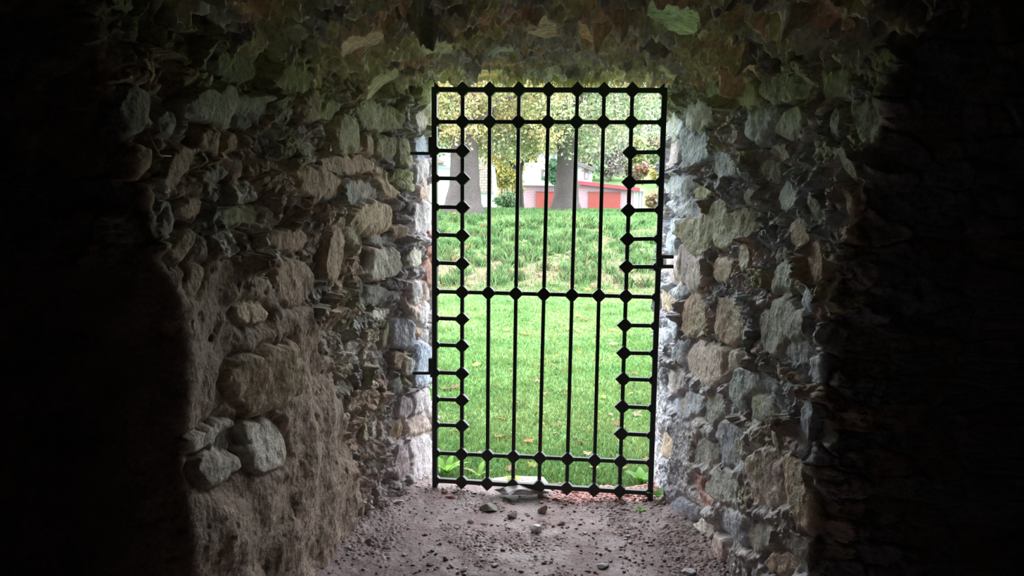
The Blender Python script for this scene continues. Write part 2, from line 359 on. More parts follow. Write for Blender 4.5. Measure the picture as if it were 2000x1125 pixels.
def wall_mesh(w, name, stones, mat, seed):
    P, U, W = w.grid()
    X, Y = P[..., 0], P[..., 1]
    Hf, rf, ef = rubble(U, W, .13, .075, .030, .7, seed, gap=.15)
    Hs, rs, es = rubble(U, W, .040, .026, .012, .6, seed+20, warp=.008)
    lump = fbm(U, W, seed*.37, .11, 4)
    rough = .008*fbm(U, W, seed+.5, .035, 3, .55)
    # zones: plastered rough mortar (left wall, low, away from the gate)
    if w.side == 'left':
        edge = np.interp(W, [0, .55, .85, 1.1, 1.3, 1.6], [.33, .22, .05, -.12, -.6, -1.3])
        pl = ss(.05, -.05, U-edge+.06*lump)*ss(1.55, 1.25, W+.1*lump)
    else:
        pl = .8*ss(.9, .5, W+.25*lump)*ss(-1.3, -.2, U)
    mort = ss(-.1, .35, fbm(U, W, seed+4.4, .22, 3))*.75
    stone_amt = (1-pl)*(1-mort*.6)
    H = stone_amt*Hf+(1-pl)*.7*Hs+rough*(1-.6*pl)
    rid = fbm(U, W, seed+2.2, .03, 2, .5)
    pit = ss(.25, .6, fbm(U, W, seed+6.2, .07, 3))
    H = H+pl*(.030+.045*fbm(U, W, seed+3.1, .2, 3, .4)+.0035*rid-.012*pit)+.014*(1-pl)*lump+.05*fbm(U, W, .5, .6, 2)*.5
    if w.side == 'left': H = H-.012*np.exp(-((W-1.0-.2*lump)/.2)**2)*pl
    keys = ['olive', 'brown', 'grey', 'tan', 'pale', 'brown'] if w.side == 'left' else ['slate', 'grey', 'brown', 'slate', 'olive', 'mauve']
    pal = np.array([PAL[k] for k in keys]); C = pal[(rf*len(keys)).astype(int).clip(0, len(keys)-1)]
    C = C*(.8+.4*rs)[..., None]
    mortar = np.array((.34, .29, .25) if w.side == 'left' else (.33, .32, .34))
    k = np.clip(ef, 0, 1)[..., None]*(1-mort[..., None]*.7); C = C*k+mortar*(1-k)*(.85+.3*rs)[..., None]
    plc = np.array([.285, .215, .17])*(1+.35*lump[..., None])*(1-pl[..., None]*0)
    if w.side == 'right': plc = np.array([.33, .30, .29])*(1+.4*lump[..., None])
    C = C*(1-pl[..., None])+plc*pl[..., None]
    # limewashed outer reveal; on the right, bluish sky reflection put into the colour
    if w.side == 'left':
        lw = ss(.55, .75, U+.08*lump)[..., None]*ss(2.15, 1.95, W)[..., None]; C = C*(1-lw)+lw*np.array([.37, .335, .345])*(1+.25*lump[..., None])
        pp = (ss(.2, .5, U)*ss(.6, .2, W))[..., None]*.6; C = C*(1-pp)+pp*np.array([.38, .33, .33])
    else:
        lw = .7*ss(.15, .5, U+.1*lump)[..., None]*ss(2.0, 1.8, W)[..., None]; C = C*(1-lw)+lw*np.array([.29, .29, .335])*(1+.45*lump[..., None])
    if w.side == 'right': H = H+.018*fbm(U, W, 78., .07, 4, .6)+.008*fbm(U, W*.7, 79., .04, 2, ridged=True)
    apply_stones(U, W, H, C, stones, w.to_q, seed, .72 if w.side == 'left' else .52, .018)
    C = C*(1.25 if w.side == 'left' else 1.5)*(1-.38*ss(.05, .5, fbm(U, W, 66., .25, 4)))[..., None]
    H += .0015*fbm(U, W, 77., .014, 2)+.004*fbm(U, W, 78., .04, 3)
    # moss: top of the walls and a damp streak low on the right
    ms = ss(1.72, 2.0, W+.25*lump)*(.6+.4*ss(-.3, .3, fbm(U, W, 31., .12, 3)))
    if w.side == 'right': ms = np.maximum(ms, .75*np.exp(-((U+.35)/.3)**2-((W-.55)/.3)**2)*ss(-.1, .3, fbm(U, W, 35., .1, 3)))
    mc = np.array([.27, .28, .12])*(1+.4*lump[..., None]); ms = (ms*.75)[..., None]
    C = C*(1-ms)+mc*ms
    far = ss(.05, .35, -U-w.len0)[..., None]          # inner chamber face: rubble colour darkened to paint in the chamber's gloom
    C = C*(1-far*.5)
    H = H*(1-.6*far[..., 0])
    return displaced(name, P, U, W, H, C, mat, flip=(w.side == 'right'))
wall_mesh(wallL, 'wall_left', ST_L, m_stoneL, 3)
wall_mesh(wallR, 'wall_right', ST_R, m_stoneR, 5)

# ------------------------------------------------------------------ passage ceiling
ys = coords([(4.22, 1.9, .0048)]); xs = coords([(-1.25, 1.3, .0048)])
path = [(y, 2.135+(4.2-y)*.004) for y in ys]
for z, y in ((2.24, 1.80), (2.3, 1.72), (2.4, 1.6), (2.5, 1.45), (2.62, 1.3)): path.append((y, z))
pre = [(4.22, 2.9), (4.22, 2.6), (4.22, 2.4), (4.22, 2.28), (4.225, 2.22), (4.225, 2.18)]
path = np.array(pre+path)
seg = np.concatenate([[0], np.cumsum(np.linalg.norm(np.diff(path, axis=0), axis=1))])
for _ in range(6): path[1:-1] = .25*path[:-2]+.5*path[1:-1]+.25*path[2:]
n, m = len(path), len(xs)
P = np.zeros((n, m, 3)); P[..., 0] = xs[None]; P[..., 1] = path[:, 0][:, None]; P[..., 2] = path[:, 1][:, None]
xl = np.interp(path[:, 0], [2.1, 3.0, 3.6, 4.2], [-.93, -.76, -.62, -.44])[:, None]; xr = np.interp(path[:, 0], [2.3, 3.1, 4.2], [.98, .88, .80])[:, None]
t = (P[..., 0]-(xl+xr)/2)/((xr-xl)/2)
P[..., 2] -= .17*np.clip(np.abs(t), 0, 1.2)**5*ss(4.25, 3.4, P[..., 1])*ss(4.3, 3.9, P[..., 1]+0*t)*ss(1.7, 2.2, P[..., 1])+.015*np.clip(np.abs(t), 0, 1.25)**3
P[..., 2] += 1.6*np.maximum(0, np.abs(t)-1.06)*ss(2.9, 2.3, P[..., 1])
U = P[..., 0]; W = np.repeat((4.2-seg+seg[len(pre)])[:, None], m, 1)
Hf, rf, ef = rubble(U, W, .13, .10, .055, 1.5, 41, gap=.35, warp=.03)
Hs, rs, es = rubble(U, W, .055, .05, .022, 1.3, 47, gap=.3, warp=.015)
lump = fbm(U, W, 9.1, .12, 4)
rid = fbm(U, W, 14.2, .10, 4, .55, ridged=True)
H = .8*Hf+.8*Hs+.03*lump+.030*rid+.008*fbm(U, W, 5., .025, 3)
keys = ['olive', 'brown', 'grey', 'olive', 'grey', 'dark']; pal = np.array([PAL[k] for k in keys])
C = pal[(rf*6).astype(int).clip(0, 5)]*(.75+.5*rs)[..., None]
ms = (.5*ss(-.15, .4, fbm(U, W, 52., .2, 3)))[..., None]; C = C*(1-ms)+ms*np.array([.27, .27, .13])*(1+.5*lump[..., None])
def ceil_q(px, py):
    p = on_z(px, py, 2.13); return (p[0], p[1])
ST_C = [(1318,30,114,58,5,'green',.03),(964,10,28,7,10,'green',.05),(1060,60,70,40,0,'brown',.03),(990,100,54,24,20,'grey',.04),(1230,150,50,12,0,'rust',.03),(1310,120,44,26,10,'olive',.04),
 (950,140,50,16,10,'rust',.03),(740,110,60,30,10,'olive',.03),(850,80,70,30,10,'olive',.03),(1480,70,50,26,10,'brown',.03),(1150,62,50,26,0,'rust',.02),(700,50,90,30,5,'brown',.02)]
apply_stones(U, W, H, C, ST_C, ceil_q, 9, .8)
H = H*1.25+.006*fbm(U, W, 91., .02, 2)
C = C*2.3
edge_rust = (.5*ss(.45, .1, np.abs(4.15-W))*ss(0, .4, fbm(U, W, 61., .1, 3)))[..., None]; C = C*(1-edge_rust)+edge_rust*np.array([.48, .34, .12])
displaced('ceiling', P, U, W, H-.03, C, m_ceil, flip=False)

# chamber shell behind the camera: vault, side walls, back wall, outer boxes added to block light leaks
th = np.linspace(0, 1, 24)
vp = [(1.46, 2.45), (1.1, 2.7), (.7, 2.88), (.2, 3.0), (-.4, 3.02), (-1.0, 2.93), (-1.5, 2.7), (-1.9, 2.3), (-2.1, 1.7), (-2.15, 1.0), (-2.15, -.2)]
vx = np.linspace(-2.7, 2.7, 60); vp = np.array(vp); vt = np.linspace(0, len(vp)-1, 70)
vy = np.interp(vt, range(len(vp)), vp[:, 0]); vz = np.interp(vt, range(len(vp)), vp[:, 1])
P = np.zeros((70, 60, 3)); P[..., 0] = vx[None]; P[..., 1] = vy[:, None]; P[..., 2] = vz[:, None]
U = P[..., 0]; W = np.repeat(np.linspace(0, 7, 70)[:, None], 60, 1); Hf, rf, ef = rubble(U, W, .3, .2, .05, .3, 71)
displaced('ceiling_vault', P, U, W, Hf, np.array([.16, .145, .12])*(.8+.4*rf)[..., None], m_ceil)
for sgn, nm in ((-1, 'wall_chamber_left'), (1, 'wall_chamber_right')):
    yy = np.linspace(-2.4, 2.6, 70); zz = np.linspace(-.15, 3.1, 45)
    P = np.zeros((70, 45, 3)); P[..., 0] = sgn*2.5; P[..., 1] = yy[:, None]; P[..., 2] = zz[None]
    Hf, rf, ef = rubble(P[..., 1], P[..., 2], .3, .18, .05, .3, 75)
    displaced(nm, P, P[..., 1], P[..., 2], Hf, np.array([.16, .145, .12])*(.8+.4*rf)[..., None], m_ceil, flip=(sgn > 0))
m_seal = flat('seal_block', (.1, .085, .06), .95)
o = MB().box((0, 1.0, 3.45), (9, 6.45, .6)).build('wall_roof_seal', m_seal); o['kind'] = 'structure'  # unseen slab added over the vault to seal out light
o = MB().box((-3.6, .9, 1.45), (1.9, 6.4, 3.4)).box((3.6, .9, 1.45), (1.9, 6.4, 3.4)).box((0, -2.7, 1.45), (9, .8, 3.6)).build('wall_back_seal', m_seal); o['kind'] = 'structure'  # unseen outer blocks added to wrap the chamber against light leaks
o = MB().box((0, 3.35, 2.95), (5.4, 1.6, .5)).build('wall_lintel_seal', m_seal); o['kind'] = 'structure'  # unseen filler added over the passage to keep light from leaking in

# ------------------------------------------------------------------ dirt floor
ys = coords([(-2.3, 2.0, .05), (2.0, 4.12, .0048)]); xs = coords([(-2.6, -1.05, .05), (-1.05, 1.1, .0048), (1.1, 2.6, .05)])
X, Y = np.meshgrid(xs, ys, indexing='ij')
def wall_gap(X, Y):
    a = X-np.interp(Y, [2.1, 3.0, 3.34, 3.62, 3.82, 4.2], [-.93, -.76, -.70, -.625, -.525, -.435])
    b = np.interp(Y, [2.36, 3.1, 3.8, 4.2], [.985, .88, .79, .8])-X
    return np.minimum(a, b)
def floor_z(X, Y, fine=True):
    g = wall_gap(X, Y)
    z = .055*np.exp(-np.maximum(g, 0)/.10)*ss(1.8, 2.4, Y)+.018*fbm(X, Y, .7, .5, 2)+.008*fbm(X, Y, 1.7, .12, 3)-.10*ss(3.93, 4.06, Y+.05*fbm(X, Y, 77., .15, 2)+.06*ss(.1, .6, X))
    if fine: z = z+.0035*fbm(X, Y, 3.7, .02, 3, .7)
    return z
Z = floor_z(X, Y)
chip, rc, ec = rubble(X, Y, .022, .02, .006, .6, 81, gap=.5, warp=.004)
cm = ss(-.05, .35, fbm(X, Y, 6., .3, 3)+.25*ss(.35, .05, wall_gap(X, Y)))
Z += chip*cm
C = np.array([.235, .165, .165])*(1+.25*fbm(X, Y, 4., .15, 4))[..., None]
C = C*(1+cm*(rc-.5)*.9)[..., None]
mud = ss(.0, .4, fbm(X, Y, 12., .35, 2))[..., None]*.5; C = C*(1-mud)+mud*np.array([.22, .18, .18])
rd = (ss(.18, .42, X+.12*fbm(X, Y, 2., .15, 3))*ss(3.62, 3.80, Y+.1*fbm(X, Y, 21., .1, 3))*ss(4.2, 4.05, Y))[..., None]; C = C*(1-rd)+rd*np.array([.46, .20, .18])*(.7+.6*rc)[..., None]
V = np.stack([X, Y, Z], -1)
fl = mesh_from('floor', V.reshape(-1, 3), grid_faces(*X.shape, True), m_floor, None, col=np.clip(C, .01, .9).reshape(-1, 3)); fl['kind'] = 'structure'

# ------------------------------------------------------------------ loose stones
def rock_mesh(name, seed, size, c, flatn=.5, sub=2):
    import bmesh
    bm = bmesh.new(); bmesh.ops.create_icosphere(bm, subdivisions=sub, radius=1)
    V = np.array([v.co[:] for v in bm.verts]); F = [tuple(v.index for v in f.verts) for f in bm.faces]; bm.free()
    r = np.random.default_rng(seed)
    for _ in range(16):                     # chop facets
        nrm = r.normal(size=3); nrm /= np.linalg.norm(nrm); d = r.uniform(.5, .8); k = V@nrm
        V = V-np.maximum(k-d, 0)[:, None]*nrm
    V *= 1+.08*fbm(V[:, 0]+seed, V[:, 1], V[:, 2], .6, 2)[:, None]
    V *= np.array([1, r.uniform(.6, .95), flatn])*size
    V[:, 2] -= V[:, 2].min()*.75
    return mesh_from(name, V, F, m_chip, None, col=np.tile(np.array(c)*1.0, (len(V), 1)), smooth=False)
def put_rock(px, py, w, c, label, name='loose_stone', cat='stone', flatn=.5, rot=0., group=None, sub=3, seed=None):
    p = on_z(px, py, .02); s = w/FPX*np.dot(p-EYE, AX_F)/2
    o = rock_mesh(name, seed or int(px*7+py), s, c, flatn, sub); o.location = (p[0], p[1], float(floor_z(np.array([p[0]]), np.array([p[1]]), False)[0])-.2*s*flatn)
    o.rotation_euler[2] = rot; return tag(o, label, cat, group)
put_rock(1048, 1029, 30, (.80, .78, .80), 'pale grey-white chunk of stone lying alone on the dirt floor', flatn=.7)
put_rock(1094, 1014, 20, (.40, .37, .40), 'grey lump of stone on the floor just right of the pale chunk', flatn=.7)
put_rock(776, 984, 26, (.62, .58, .56), 'flat pale stone at the foot of the left wall near the gate', flatn=.35)
put_rock(1226, 1043, 14, (.6, .62, .66), 'small bright stone on the right of the dirt floor', flatn=.8)
put_rock(921, 1010, 17, (.5, .46, .48), 'small rounded grey stone left of centre on the floor', flatn=.6)
put_rock(948, 1016, 12, (.42, .36, .36), 'brownish pebble beside the small rounded grey stone', flatn=.6)
put_rock(1178, 1096, 26, (.42, .42, .46), 'dark wet blue-grey stone half sunk at the bottom of the floor', flatn=.45)
put_rock(1345, 1116, 34, (.50, .50, .54), 'grey flat stone at the foot of the right wall at the bottom', flatn=.4)
put_rock(840, 1097, 16, (.36, .33, .32), 'brown-grey stone on the lower left part of the floor', flatn=.5)
put_rock(870, 1087, 14, (.30, .20, .18), 'reddish brown stone among the clods left of centre', flatn=.7)
put_rock(845, 1073, 11, (.10, .09, .085), 'small black stone in the mud left of centre', flatn=.7)
put_rock(722, 1058, 22, (.30, .27, .25), 'brown stone close to the foot of the left wall', flatn=.6)
put_rock(680, 1077, 18, (.40, .39, .38), 'rounded grey stone nearest the left wall at lower left', flatn=.6)
put_rock(965, 1097, 20, (.38, .35, .36), 'flat grey stone in the mud at the bottom centre', flatn=.3)
put_rock(905, 1108, 16, (.22, .19, .18), 'dark brown stone at the bottom of the floor left of centre', flatn=.5)
put_rock(1142, 1034, 12, (.5, .46, .44), 'little tan stone right of the pale chunk', flatn=.6)
put_rock(1300, 1030, 22, (.46, .46, .48), 'grey stone below the green seedling by the right wall', flatn=.5)
put_rock(1000, 1000, 30, (.24, .21, .20), 'dark rubble lump below the wet slab at the threshold', flatn=.6)
put_rock(1062, 990, 26, (.32, .24, .21), 'brown rubble lump at the right corner of the wet slab', flatn=.9)
put_rock(955, 985, 44, (.22, .21, .18), 'dark mossy rubble lump at the left end of the wet slab', flatn=.5)
# threshold: wet slab and the pale concrete strip outside, broken brick
def slab(name, pts, z0, z1, c, label, cat, mat=None, seed=1):
    P3 = [on_z(px, py, z1) for px, py in pts]; mb = MB().prism([(p[0], p[1], z0) for p in P3], (0, 0, z1-z0))
    o = mb.build(name, mat or m_chip, bevel=.008); me = o.data
    a = me.color_attributes.new('albedo', 'FLOAT_COLOR', 'POINT'); a.data.foreach_set('color', np.tile([*c, 1], len(me.vertices)).astype(np.float32).ravel())
    return tag(o, label, cat)
m_wet = mat_attr('wet_slab', .25, vs=(12, 70), amp=(.3, .3), bump=(.004, 25, .001, 120), spec=.6)
ts_ = rock_mesh('threshold_slab', 21, .19, (.20, .175, .18), .17, 4); p = on_z(1015, 970, .0); ts_.location = (p[0], p[1]+.02, .012); ts_.rotation_euler[2] = .1
ts_.scale = (1.0, .75, 1.0); ts_.data.materials[0] = m_wet; tag(ts_, 'wet grey stone slab lying across the threshold under the gate', 'stone slab')
slab('paving_slab', [(950, 934), (1000, 928), (1062, 930), (1074, 946), (1000, 948), (955, 945)], -.08, -.012, (.28, .24, .24), 'pale concrete slab in the grass just outside the gate', 'paving slab')
for k, (px, py, w) in enumerate([(1060, 962, 18), (1085, 966, 20), (880, 966, 22), (1105, 975, 14), (868, 958, 18)]):
    put_rock(px, py, w, (.38, .17, .13), ['broken red brick piece at the right end of the wet slab', 'red brick piece on the threshold under the fourth bar from the right', 'long broken red brick piece at the left end of the threshold', 'small red brick piece right of the wet slab', 'red brick piece directly under the gate corner on the left'][k], 'brick_fragment', 'brick', .5, sub=3)
# gravel and clods (nobody could count them)
def chips(name, n, fx, size, cols, label, cat):
    base = np.array([(1,0,0),(-1,0,0),(0,1,0),(0,-1,0),(0,0,1),(0,0,-1),(.6,.6,.5),(-.6,.6,.45)]); Fb = np.array([(0,6,4),(6,2,4),(2,7,4),(7,1,4),(1,3,4),(3,0,4),(2,6,0),(0,5,2),(2,5,1),(1,7,2),(1,5,3),(3,5,0)])
    r = np.random.default_rng(len(name)+n); xy = fx(r, n); n = len(xy); s = size[0]*(size[1]/size[0])**(r.random(n)**2.2)
    V = base[None]*r.uniform(.6, 1.3, (n, 8, 1))*np.stack([s*r.uniform(.8, 1.4, n), s*r.uniform(.6, 1, n), s*r.uniform(.3, .7, n)], -1)[:, None]
    a = r.random(n)*6.28; c, q = np.cos(a)[:, None], np.sin(a)[:, None]
    V = np.stack([V[..., 0]*c-V[..., 1]*q, V[..., 0]*q+V[..., 1]*c, V[..., 2]], -1)
    z = floor_z(xy[:, 0], xy[:, 1], False)+s*.25
    V = V+np.stack([xy[:, 0], xy[:, 1], z], -1)[:, None]
    F = (Fb[None]+8*np.arange(n)[:, None, None]).reshape(-1, 3)
    ck = np.array(cols)[r.integers(0, len(cols), n)]*r.uniform(.7, 1.25, (n, 1))
    o = mesh_from(name, V.reshape(-1, 3), F, m_chip, None, col=np.repeat(ck, 8, 0), smooth=False)
    return tag(o, label, cat, kind='stuff')
def fx_floor(r, n):
    x = r.uniform(-.95, .95, n); y = r.uniform(2.1, 4.1, n); g = wall_gap(x, y); keep = (g > .012) & (r.random(n) < .18+.3*ss(.2, .6, x)+.75*np.exp(-np.maximum(g, 0)/.12)+.6*ss(0, .35, fbm(x, y, 6., .3, 3)))
    return np.stack([x, y], -1)[keep]
chips('gravel', 22000, fx_floor, (.002, .012), [(.30, .24, .23), (.36, .30, .29), (.24, .19, .18), (.42, .38, .38), (.30, .18, .16)], 'brown and grey gravel and clods scattered over the damp dirt floor', 'gravel')
def fx_red(r, n):
    x = r.uniform(.12, .78, n); y = r.uniform(3.62, 4.12, n); return np.stack([x, y], -1)[(r.random(n) < ss(3.6, 3.85, y)*ss(.1, .35, x+.0))]
chips('brick_gravel', 4200, fx_red, (.004, .015), [(.48, .20, .17), (.40, .17, .15), (.52, .30, .27), (.36, .22, .2)], 'red crushed brick gravel strewn under the right half of the gate', 'gravel')

# ------------------------------------------------------------------ iron gate
GY = math.radians(-6.85); gd = np.array([math.cos(GY), math.sin(GY), 0]); gn = np.array([-gd[1], gd[0], 0])
d0 = ray(850, 940); t0 = 3.85/math.hypot(d0[0], d0[1]); G0 = EYE+t0*d0
def on_gate(px, py):
    d = ray(px, py); t = np.dot(G0-EYE, gn)/np.dot(d, gn); p = EYE+t*d
    return np.array([np.dot(p-G0, gd), p[2]])
def line_x(l1, l2):
    (x1, y1), (x2, y2) = l1; (x3, y3), (x4, y4) = l2
    D = (x1-x2)*(y3-y4)-(y1-y2)*(x3-x4); a = x1*y2-y1*x2; b = x3*y4-y3*x4
    return np.array([(a*(x3-x4)-(x1-x2)*b)/D, (a*(y3-y4)-(y1-y2)*b)/D])
cols_px = [((849,174),(850,940)),((904,175),(902,939)),((957,176),(952,944)),((1014,176),(1002,948)),((1072,177),(1053,951)),((1128,177),(1107,953)),((1180,178),(1160,956)),((1235,178),(1210,960)),((1298,173),(1270,964))]
rows_px = [((849,175),(1298,177)),((853,238),(1294,239)),((850,569),(1282,580)),((850,884),(1272,903)),((850,937),(1270,962))]
VC = [[on_gate(*a), on_gate(*b)] for a, b in cols_px]; HR = [[on_gate(*a), on_gate(*b)] for a, b in rows_px]
gate = empty('iron_gate', tuple(G0+np.array([0, 0, 0])), 'tall dark iron grille gate of upright bars and small squares closing the passage', 'gate')
GO = G0.copy()
def gp(a, z, off=0): return G0+gd*a+np.array([0, 0, z-G0[2]])+gn*off
def bar(name, a, b, w, dpt, mat=m_iron, off=0):
    pa, pb = gp(*a, off), gp(*b, off); t = pb-pa; L = np.linalg.norm(t); t /= L; s = np.cross(t, gn); s /= np.linalg.norm(s)
    poly = [pa+s*w/2-gn*dpt/2, pa-s*w/2-gn*dpt/2, pa-s*w/2+gn*dpt/2, pa+s*w/2+gn*dpt/2]
    return MB().prism([p-GO for p in poly], t*L).build(name, mat, gate, bevel=.002)
def dia(c, r, dpt, half=0, off=0):
    pts = [(r, 0), (0, r), (-r, 0), (0, -r)]
    if half == 1: pts = [(0, r), (0, -r), (r, 0)]
    if half == -1: pts = [(0, -r), (0, r), (-r, 0)]
    poly = [gp(c[0]+x, c[1]+y, off-dpt/2)-GO for x, y in pts]
    if half == 1: poly = poly[::-1]
    return MB().prism(poly, gn*dpt).build('diamond_plate' if not half else 'corner_plate', m_iron, gate, bevel=.003)
W1, W2 = .026, .0195
top, h2, mid, low, bot = HR
E = [[line_x(c, r) for r in HR] for c in VC]
for k in (0, 8):
    a, b = E[k][0], E[k][4]; bar('frame_stile', a+(0, .012), b-(0, .035 if k == 0 else .04), W1, .03)
bar('frame_rail', E[0][0], E[8][0], W2+.004, .026); bar('frame_rail', E[0][4], E[8][4], W2+.003, .026)
for i in (1, 2, 3): bar('cross_bar', E[0][i], E[8][i], W2, .018)
for k in range(1, 8): bar('upright_bar', E[k][0], E[k][4], W2 if k in (1, 7) else W2-.001, .016)
for k in range(1, 8):
    for i in range(5): dia(E[k][i], .040, .030)
Lr = [(294,295),(348,349),(404,405),(458,460),(513,515),(621,623),(673,675),(727,729),(779,781),(829,831)]
Rr = [(298,297),(356,355),(411,410),(467,466),(521,521),(635,636),(689,690),(740,742),(794,797),(847,850)]
for a, b in Lr:
    r = [on_gate(850, a), on_gate(904, b)]; p, q = line_x(VC[0], r), line_x(VC[1], r)
    bar('rung', p, q, W2, .018); dia(q, .040, .030); dia(p, .034, .028, 1)
for a, b in Rr:
    r = [on_gate(1225, a), on_gate(1285, b)]; p, q = line_x(VC[7], r), line_x(VC[8], r)
    bar('rung', p, q, W2, .018); dia(p, .040, .030); dia(q, .036, .028, -1)
for i in range(5):
    dia(E[0][i], .036, .028, 1); dia(E[8][i], .036, .028, -1)
for k, (py0, py1) in enumerate(((268, 300), (699, 728))):
    a, b = on_gate(844, py0), on_gate(844, py1)
    bar('hinge_barrel', a, b, .030, .034, off=-.004)
    t = 'upper' if k == 0 else 'lower'
    e1, e2 = gp(*on_gate(845, py1-1), -.01), gp(*on_gate(812 if k == 0 else 809, py1), -.01); e2 = e2+np.array([-.03, 0, 0])
    mb = MB().tube([e1-np.array([0, 0, .002]), e2], .0085, 8); mb.tube([e1+np.array([0, 0, .03]), e1-np.array([0, 0, .022])], .011, 8)
    tag(mb.build('hinge_pin', m_iron, smooth=True, loc=tuple(e2)), f'black iron {t} hinge pin driven into the left stone reveal', 'hinge pin')
# latch on the right
q = on_gate(1288, 512); bar('lock_plate', q+(0, .022), q-(0, .022), .034, .036, off=-.006)
for k, py in enumerate((501, 520)):
    e1, e2 = gp(*on_gate(1283, py), -.012), gp(*on_gate(1296, py), -.03)
    tag(MB().prism([e1+(0, -.006, .009), e1+(0, -.006, -.009), e1+(0, .006, -.009), e1+(0, .006, .009)], e2-e1+np.array([.05, .02, 0])).build('latch_staple', m_iron, loc=tuple(e1), bevel=.002),
        ('upper' if k == 0 else 'lower')+' black iron latch arm set in the right wall beside the gate', 'latch')

# ------------------------------------------------------------------ ground outside
def ground_z(x, y):
    x = np.asarray(x, float); y = np.asarray(y, float)
    z = np.interp(y, [3.8, 11.3, 12.6, 19.0, 20.5, 23, 50, 62, 100, 150, 200, 260], [-.04, -.04, .06, .94, 1.02, 1.0, .1, .2, 4.6, 15.5, 26, 34])
    z = np.where(y > 62, z*(1-.38*ss(5, 40, x)*ss(62, 150, y)), z)
    return z+.02*fbm(x, y, 2., 1.2, 2)+.10*fbm(x, y, 5., 3, 2)*ss(11.5, 14, y)*ss(21, 18, y)
ys = coords([(3.86, 12, .05), (12, 22, .08), (22, 62, .8), (62, 260, 5)])
ts = np.concatenate([np.linspace(-1, -.2, 30), np.linspace(-.19, .3, 130), np.linspace(.32, 1, 30)])
Y = np.repeat(ys[:, None], len(ts), 1); X = ts[None]*(Y*.9+3.0)
Z = ground_z(X, Y)
def lawn_col(X, Y):
    n1 = fbm(X, Y, 1., 1.1, 3); n2 = fbm(X, Y, 7., .35, 3)
    g1 = np.array([.095, .195, .062]); g2 = np.array([.14, .225, .085]); g3 = np.array([.055, .15, .055])
    t = ss(-.3, .4, n1)[..., None]; C = g1*(1-t)+g2*t; k = ss(.1, .6, n2)[..., None]*.5; C = C*(1-k)+g3*k
    b = (ss(11.4, 12.4, Y)*ss(18.5, 16.5, Y)*ss(-.42, .3, fbm(X, Y, 17., .8, 3)+.45*ss(16.5, 12.5, Y)-.15))[..., None]*.85
    C = C*(1-b)+b*np.array([.145, .108, .078])*(1+.3*n2[..., None])
    return C
C = lawn_col(X, Y)
g = mesh_from('ground', np.stack([X, Y, Z], -1).reshape(-1, 3), grid_faces(*X.shape, True), m_ground, None, col=np.clip(C, .01, .9).reshape(-1, 3)); g['kind'] = 'structure'
def blades(name, n, ylo, yhi, hgt, wid, label, seed, fnx=None, tuft=0):
    r = np.random.default_rng(seed)
    y = ylo*(yhi/ylo)**r.random(n); x = r.uniform(-.24, .36, n)*y+r.uniform(-.6, .6, n)
    if tuft:
        k = r.integers(0, tuft, n); x = x[k]+r.normal(0, .07, n)*.9; y = y[k]+r.normal(0, .07, n)
    if fnx is not None:
        k = fnx(x, y, r); x, y = x[k], y[k]; n = len(x)
    k = (y > 4.3) | ((x > -.42) & (x < .80)); x, y = x[k], y[k]; n = len(x)
    h = hgt*r.uniform(.5, 1.3, n); w = wid*r.uniform(.6, 1.2, n)*(1+.06*(y-4)); a = r.random(n)*6.28; la = r.random(n)*6.28; l = h*r.uniform(.2, .9, n)
    z = ground_z(x, y)-.006
    B = np.stack([x, y, z], -1); D = np.stack([np.cos(a)*w/2, np.sin(a)*w/2, 0*w], -1); T = np.stack([np.cos(la)*l, np.sin(la)*l, h], -1)
    Mid = B+T*np.array([.35, .35, .62])
    V = np.stack([B-D, B+D, Mid+D*.8, B+T, Mid-D*.8], 1)
    F = (np.array([[0, 1, 2, 3, 4]])[None]+5*np.arange(n)[:, None, None]).reshape(-1, 5)
    c = lawn_col(x, y)*r.uniform(.8, 1.5, (n, 1))*np.array([1, 1, 1]); yl = (r.random(n) < .2)[:, None]; c = np.where(yl, c*np.array([1.7, 1.15, .9]), c)
    gr = ss(11.4, 12.4, y)[:, None]; c = c*(1-gr)+gr*np.where((r.random(n) < .8)[:, None], np.array([.11, .21, .08])*r.uniform(.5, 1.5, (n, 1)), c)
    o = mesh_from(name, V.reshape(-1, 3), F, m_grass, None, col=np.repeat(np.clip(c, .01, .8), 5, 0), smooth=False)
    return tag(o, label, 'grass', kind='stuff')
blades('lawn_grass', 110000, 3.97, 12.3, .034, .0065, 'short bright green grass of the flat lawn just beyond the gate', 1)
def bankf(x, y, r): return r.random(len(x)) < ss(.25, -.35, fbm(x, y, 17., .8, 3)+.45*ss(16.5, 12.5, y)-.15)*.85+.15
blades('bank_grass', 70000, 11.6, 24, .07, .010, 'rougher grass growing on the bank behind the lawn', 2, bankf)
blades('bank_weeds', 15000, 12.2, 18.5, .16, .016, 'clumps of taller bright green weeds on the bank', 3, None, tuft=260)
blades('lawn_weeds', 6000, 4.2, 11, .05, .012, 'slightly taller tufts of grass standing in the lawn', 4, None, tuft=240)

